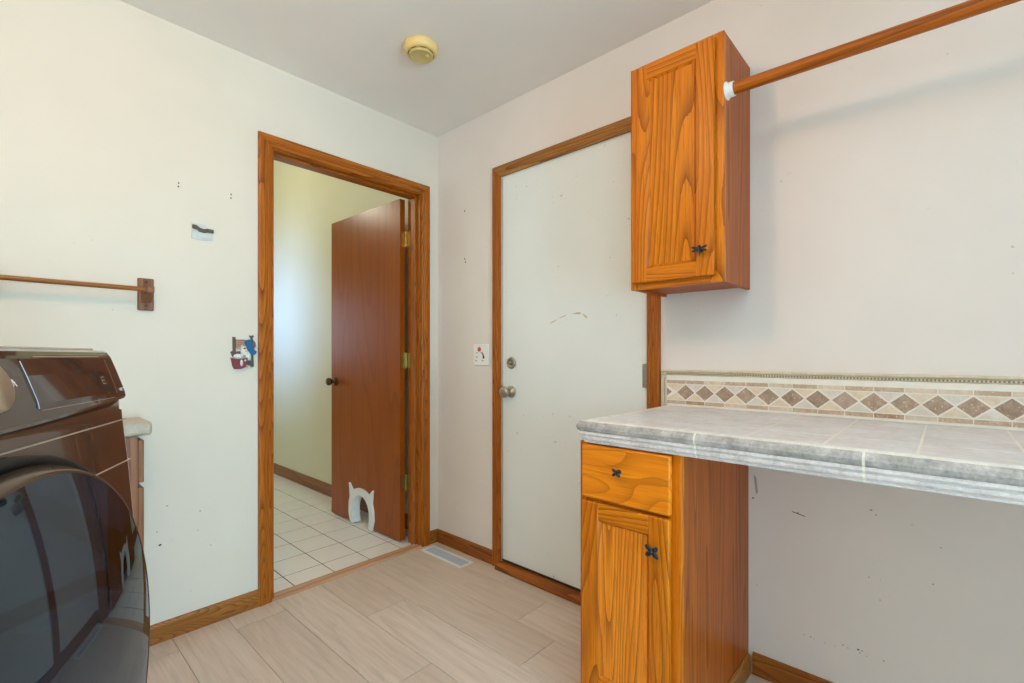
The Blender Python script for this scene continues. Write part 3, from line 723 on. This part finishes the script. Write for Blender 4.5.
for cx, cy, rx, rz in ((285, 325, 44, 62), (335, 385, 40, 60), (215, 390, 62, 34), (345, 520, 22, 18), (255, 470, 20, 42), (292, 436, 16, 18)):
    x, z = px(cx, cy); cb.ell((x, -.009, z), (rx/12.42*.004, .007, rz/12.42*.00437))
for cx in (262, 312):
    x, z = px(cx, 270); cb.ell((x, -.009, z), (.0035, .003, .008))
cb.build('cat_figure', 'pl_white', plq)
mb = MB(); x, z = px(285, 292); mb.ell((x, -.0155, z), (.005, .002, .0028)); x, z = px(298, 325); mb.ell((x, -.0158, z), (.002, .0016, .0016)); mb.build('cat_face', 'blackiron', plq)
slab('blue_cloth', 'pl_blue', [[(300, 190), (345, 180), (385, 190), (400, 250), (415, 310), (445, 330), (430, 360), (378, 385), (350, 345), (318, 290), (298, 240)]], -.004, .011)
slab('red_basket', 'pl_red', [[(125, 405), (165, 418), (235, 425), (300, 415), (325, 400), (325, 470), (300, 525), (240, 545), (165, 545), (145, 500)]], -.003, .014)
mb = MB(); x, z = px(248, 470); mb.ell((x, -.0175, z), (.006, .003, .014)); x, z = px(292, 440); mb.ell((x, -.0175, z), (.004, .003, .005)); mb.build('cat_paw', 'pl_white', plq)

# switch plate
sw = empty('switch_plate', (0, -.386, 1.123), 'white two-gang switch plate with a red indicator beside the white door', 'switch')
mb = MB(); mb.box(-.0065, -.0006, -.446, -.326, 1.066, 1.182, 0, bev=.003, seg=3); mb.build('plate', 'plate_white', sw)
mb = MB(); mb.prism([(-.0068, y, z) for y, z in ((-.384, 1.136), (-.391, 1.135), (-.401, 1.123), (-.402, 1.104), (-.413, 1.103), (-.414, 1.113), (-.408, 1.126), (-.396, 1.139))], (-.0012, 0, 0)); mb.build('dark_mark', 'inkdark', sw)
mb = MB(); mb.lathe([(.0125, 0), (.0125, .003), (.009, .005), (0, .0055)], (-.0064, -.375, 1.154), (-1, 0, 0), 20); mb.build('red_indicator', 'red', sw)
for y, z in ((-.355, 1.135), (-.355, 1.112), (-.35, 1.092), (-.40, 1.092)):
    mb = MB(); mb.box(-.0078, -.0062, y-.006, y+.006, z-.0025, z+.0025, bev=.0005); mb.build('grey_mark', 'grey', sw)

# floor vent
fv = empty('floor_vent', (-.1085, -.216, 0), 'white metal floor vent in the corner beside the doorway', 'vent')
vx0, vx1, vy0, vy1 = -.157, -.060, -.388, -.044
mb = MB()
for b in ((vx0, vx1, vy1-.016, vy1), (vx0, vx1, vy0, vy0+.016), (vx0, vx0+.016, vy0+.016, vy1-.016), (vx1-.016, vx1, vy0+.016, vy1-.016)): mb.box(*b, .0002, .0055, bev=.0012)
mb.build('frame', 'vent', fv)
mb = MB(); mb.box(vx0+.016, vx1-.016, vy0+.016, vy1-.016, .0004, .0012, 1)
yy = vy0+.022
while yy < vy1-.02:
    mb.prism([(vx0+.016, yy, .0012), (vx0+.016, yy+.0065, .0045), (vx0+.016, yy+.0075, .0045), (vx0+.016, yy+.0015, .0012)], (vx1-vx0-.032, 0, 0), 0); yy += .0095
mb.box((vx0+vx1)/2-.002, (vx0+vx1)/2+.002, vy0+.016, vy1-.016, .002, .005, 0)
mb.build('louvers', ['louver', 'ventdark'], fv)

# ------------------------------------------------------------------ old cabinet and counter in the left corner
oc = empty('corner_cabinet', (-1.75, -.1, 0), 'old brown oak cabinet mostly hidden behind the washing machine', 'cabinet')
mb = MB(); mb.box(-2.05, -1.471, -.192, -.0008, .001, .836); mb.build('carcass', 'oldoak', oc)
mb = MB(); mb.box(-1.4705, -1.4525, -.186, -.012, .672, .822, bev=.004); mb.build('drawer', 'oldoak', oc)
mb = MB(); mb.box(-1.4705, -1.4525, -.186, -.012, .10, .655, bev=.004); mb.build('door', 'oldoak', oc)
mb = MB(); mb.box(-2.05, -1.431, -.202, -.0008, .8372, .8860, bev=.012, seg=4)
tag(mb.build('laminate_counter', 'lam'), 'short beige laminate counter on the old cabinet in the left corner', 'countertop')

# ------------------------------------------------------------------ washing machine, standing askew close to the viewer
wm = empty('washing_machine', (-1.6690, -1.3131, 0), 'dark brown front-loading washing machine with a round glass door', 'washing machine', rz=math.atan2(.88556, .46453))
# local frame: +x = toward its far side edge (x = 0 there), -y = out of its front
W, DEP = .640, .70
def L(s, p, z): return (-s, -p, z)
front = [(.020, .03), (.021, .70), (.0200, .78), (.0165, .854), (.0095, .943), (.0015, 1.021), (.0005, 1.0330), (-.0025, 1.0345), (-.0030, 1.0485)]
mb = MB()
def body_row(p, z, r=.016):
    pts = [L(W, -DEP, z), L(W, p-r, z)]
    for k in range(1, 6):
        a = pi/2*k/6; pts.append(L(W-r+r*cos(a), p-r+r*sin(a), z))
    pts += [L(W-r, p, z), L(r, p, z)]
    for k in range(1, 6):
        a = pi/2*k/6; pts.append(L(r-r*sin(a), p-r+r*cos(a), z))
    pts += [L(0, p-r, z), L(0, -DEP, z)]
    return pts
mb.strips([body_row(p, z) for p, z in front]+[body_row(-.02, 1.0495)], 0, closed=True, smooth=True, cap=True)
bd = mb.build('body', 'w_body', wm, local=True)
# pressed seams across the front
for z, p in ((1.0178, .0019), (.9545, .0084)):
    mb = MB(); mb.box(-W+.012, -.004, -p-.0008, -p+.004, z-.0008, z+.0008); mb.build('seam', 'w_line', bd, local=True)
# control panel: its lower edge dips toward the middle
def zlow(s): return 1.0365+.0135*abs((s-W/2)/(W/2))**1.7
pp = [(-.038, 1.1248), (-.0262, 1.1242), (-.0215, 1.1215), (-.0180, 1.1165), (-.016, 1.113), (-.009, 1.094)]
mb = MB(); rows = []
ss = [W, W-.006]+[W-.02-(W-.04)*k/16 for k in range(17)]+[.006, 0]
for s_ in ss:
    e = 1 if s_ in (W, 0) else 0; zl = zlow(s_)
    rows.append([L(s_, p-.005*e, z-(.007*e if z > 1.11 else 0)) for p, z in pp]+[L(s_, .0015-.005*e, 1.062), L(s_, .003-.005*e, zl+.005), L(s_, .001-.005*e, zl+.001), L(s_, -.006-.003*e, zl), L(s_, -.20, zl), L(s_, -.20, 1.1245-.007*e)])
mb.strips(rows, 0, closed=True, smooth=False, cap=True)
cp = mb.build('control_panel', 'w_panel', wm, local=True)
mb = MB(); mb.box(-W+.014, -.014, .034, DEP, 1.1225, 1.1275, bev=.002); mb.build('top_cover', ['w_top'], wm, local=True)
mb = MB(); mb.box(-W, 0, .2005, DEP, 1.051, 1.1215); mb.build('upper_casing', 'w_body', wm, local=True)
def pan(s, z, off=.0006):      # a point on the sloping panel face
    K = [(1.1215, -.0215), (1.1165, -.0180), (1.113, -.016), (1.094, -.009), (1.062, .0015), (1.043, .003), (1.03, .003)]
    for (za, pa), (zb, pb) in zip(K, K[1:]):
        if za >= z >= zb: return L(s, pa+(pb-pa)*(za-z)/(za-zb)+off, z)
    return L(s, .003+off, z)
mb = MB(); zz_ = [1.113, 1.094, 1.062, 1.057]
mb.strips([[pan(.2315, z), pan(.0345, z)] for z in zz_], 0, smooth=False)
dsp = mb.build('display', 'w_display', cp, local=True)
def line(mb, a, b, w, mi=0, off=.0013):
    (s0, z0), (s1, z1) = a, b; d = Vector((s1-s0, z1-z0)).normalized(); n = Vector((-d.y, d.x))*w/2
    N = 6 if abs(z1-z0) > .02 else 1
    mb.strips([[pan(s0+(s1-s0)*k/N+n.x, z0+(z1-z0)*k/N+n.y, off), pan(s0+(s1-s0)*k/N-n.x, z0+(z1-z0)*k/N-n.y, off)] for k in range(N+1)], mi, smooth=False)
for a, b, w_ in (((.205, 1.1150), (.045, 1.1150), .0009), ((.0335, 1.111), (.036, 1.060), .0008), ((.045, 1.0545), (.228, 1.0545), .0006)):
    mb = MB(); line(mb, a, b, w_); mb.build('print_line', 'w_line', cp, local=True)
mb = MB(); line(mb, (.233, 1.1105), (.2325, 1.057), .0020); mb.build('edge_glint', 'w_glint', cp, local=True)  # painted glint: light caught along the display's glass edge
mb = MB()
for z in (1.0855, 1.081, 1.0765): line(mb, (.068, z), (.058, z), .0010)
line(mb, (.068, 1.0855), (.068, 1.0765), .0010)
mb.build('button_symbol', 'w_line', cp, local=True)
mb = MB()
line(mb, (.2670, 1.0925), (.2640, 1.0868), .0017); line(mb, (.2640, 1.0868), (.2612, 1.0868), .0014); line(mb, (.2618, 1.0915), (.2608, 1.0838), .0017); line(mb, (.2605, 1.0912), (.2560, 1.0835), .0016); line(mb, (.2618, 1.0885), (.2570, 1.0880), .0012)
mb.build('start_symbol', 'w_white', cp, local=True)
# little word at the right end
mb = MB()
for a, b in (((.0245, 1.0672), (.0228, 1.0628)), ((.0228, 1.0628), (.0211, 1.0672)), ((.0194, 1.0672), (.0194, 1.0628)), ((.0194, 1.0668), (.0164, 1.0668)), ((.0164, 1.0668), (.0164, 1.0650)), ((.0194, 1.0650), (.0164, 1.0650)), ((.0178, 1.0650), (.0160, 1.0628)), ((.0144, 1.0668), (.0104, 1.0668)), ((.0124, 1.0668), (.0124, 1.0628))):
    line(mb, a, b, .0010)
mb.build('lettering', 'w_white', cp, local=True)
mb = MB(); c0 = Vector(pan(.3175, 1.0835, 0)); mb.lathe([(0, -.004), (.0295, -.004), (.0295, .003), (.0275, .007), (.0268, .014), (.0250, .0165), (.0, .0165)], c0, (0, -1, .33), 40)
mb.build('dial', 'w_dial', cp, local=True)
# door: recess, rim, glass dome, drum behind
DS, DZ, RF, RB = .317, .7013, .2944, .3075
def D3(prof, name, mat, parent, seg=96):
    mb = MB(); mb.lathe([(r, p) for r, p in prof], L(DS, 0, DZ), (0, -1, 0), seg); return mb.build(name, mat, parent, local=True)
D3([(.309, -.012), (.3145, .010), (.3135, .0165), (.3110, .0185), (.307, .0185), (.300, .014), (.290, .008)], 'door_recess', 'w_black', wm)  # black collar paints in the shaded gap around the door
dm = D3([(.285, .020), (.3025, .0195), (.3035, .0215), (RF+.002, .0385), (RF+.0005, .0400), (RF-.0015, .0402), (RF-.003, .0392)], 'door', 'w_rim', wm); dm['label'] = 'round bronze rimmed door'
h = .032; D3([(RF-.0012, .0396)]+[((RF-.0012)*math.sqrt(1-t), .0396+h*t) for t in (.03, .08, .15, .24, .34, .45, .58, .7, .8, .9, .96, .999)], 'door_glass', 'w_glass', dm)
D3([(.2900, .030), (.27, .027), (.225, .026), (.20, .0245), (0, .0235)], 'inner_bowl', 'w_drum', dm, 64)
D3([(.210, .025), (.212, .033), (.203, .037), (.193, .033), (.195, .025)], 'inner_ring', 'w_inner', dm, 64)
mb = MB(); mb.ell((-.358, -.0465, .988), (.0065, .002, .0045)); mb.build('door_emblem', 'w_black', dm, local=True)
mb = MB(); mb.box(-W+.03, -.03, -.0, DEP-.03, .001, .029); mb.build('plinth', 'w_black', wm, local=True)

# ------------------------------------------------------------------ light
def area(name, loc, rot, sx, sy, power, col, spread=pi):
    l = bpy.data.lights.new(name, 'AREA'); l.shape = 'RECTANGLE'; l.size = sx; l.size_y = sy; l.spread = spread; l.energy = power; l.color = col
    o = bpy.data.objects.new(name, l); COL.objects.link(o); o.location = loc; o.rotation_euler = rot; return o
def point(name, loc, r, power, col):
    l = bpy.data.lights.new(name, 'POINT'); l.shadow_soft_size = r; l.energy = power; l.color = col
    o = bpy.data.objects.new(name, l); COL.objects.link(o); o.location = loc; return o
point('ceiling_lamp', (-1.7, -1.33, 2.32), .07, 18.3, (1, .56, .27))
area('added_side_fill', (XW+.03, (SY0+SY1)/2, (SZ0+SZ1)/2), (pi/2, 0, -pi/2), SY1-SY0, SZ1-SZ0, 6, (.4, .72, 1))  # added weak cool fill at the invented side opening
area('added_rear_fill', ((VX0+VX1)/2, YR-.03, (WZ0+WZ1)/2), (pi/2, 0, 0), VX1-VX0, WZ1-WZ0, 98, (.47, .82, 1))  # added cool fill lamp at the invented rear window
sp = bpy.data.lights.new('added_bounce_fill', 'SPOT'); sp.energy = 122; sp.color = (.72, .96, 1); sp.spot_size = radians(95); sp.spot_blend = .6; sp.shadow_soft_size = .06  # added upward spot, bounces off the ceiling as soft fill
so = bpy.data.objects.new('added_bounce_fill', sp); COL.objects.link(so); so.location = (-1.75, -2.75, 1.45); so.rotation_euler = (pi, 0, 0)
point('hall_lamp', (-1.1, 1.9, 2.6), .1, 20, (1, .98, .77))
area('hall_window_daylight', (-1.65, HY-.03, 1.5), (pi/2, 0, pi), .8, .9, 9, (.5, .7, 1))
area('hall_daylight', (-2.0, 2.3, 1.5), (pi/2, 0, -pi/2), .5, .55, 6.2, (.24, .45, 1), radians(55))
w = bpy.data.worlds.new('World'); scene.world = w; w.use_nodes = True
w.node_tree.nodes['Background'].inputs[0].default_value = (.75, .87, 1, 1); w.node_tree.nodes['Background'].inputs[1].default_value = 1.0

# ------------------------------------------------------------------ camera (level, with a little vertical shift)
cd = bpy.data.cameras.new('Camera'); cd.sensor_width = 36; cd.lens = 474.24*36/1024; cd.shift_y = (356.27-341.5)/1024; cd.clip_start = .02
cam = bpy.data.objects.new('Camera', cd); COL.objects.link(cam)
cam.location = (-1.808, -2.2697, 1.1157); cam.rotation_euler = (pi/2, 0, .7421-pi/2)
scene.camera = cam
scene.view_settings.view_transform = 'Standard'; scene.view_settings.look = 'None'
scene.view_settings.exposure = 0
scene.cycles.max_bounces = 10; scene.cycles.diffuse_bounces = 6
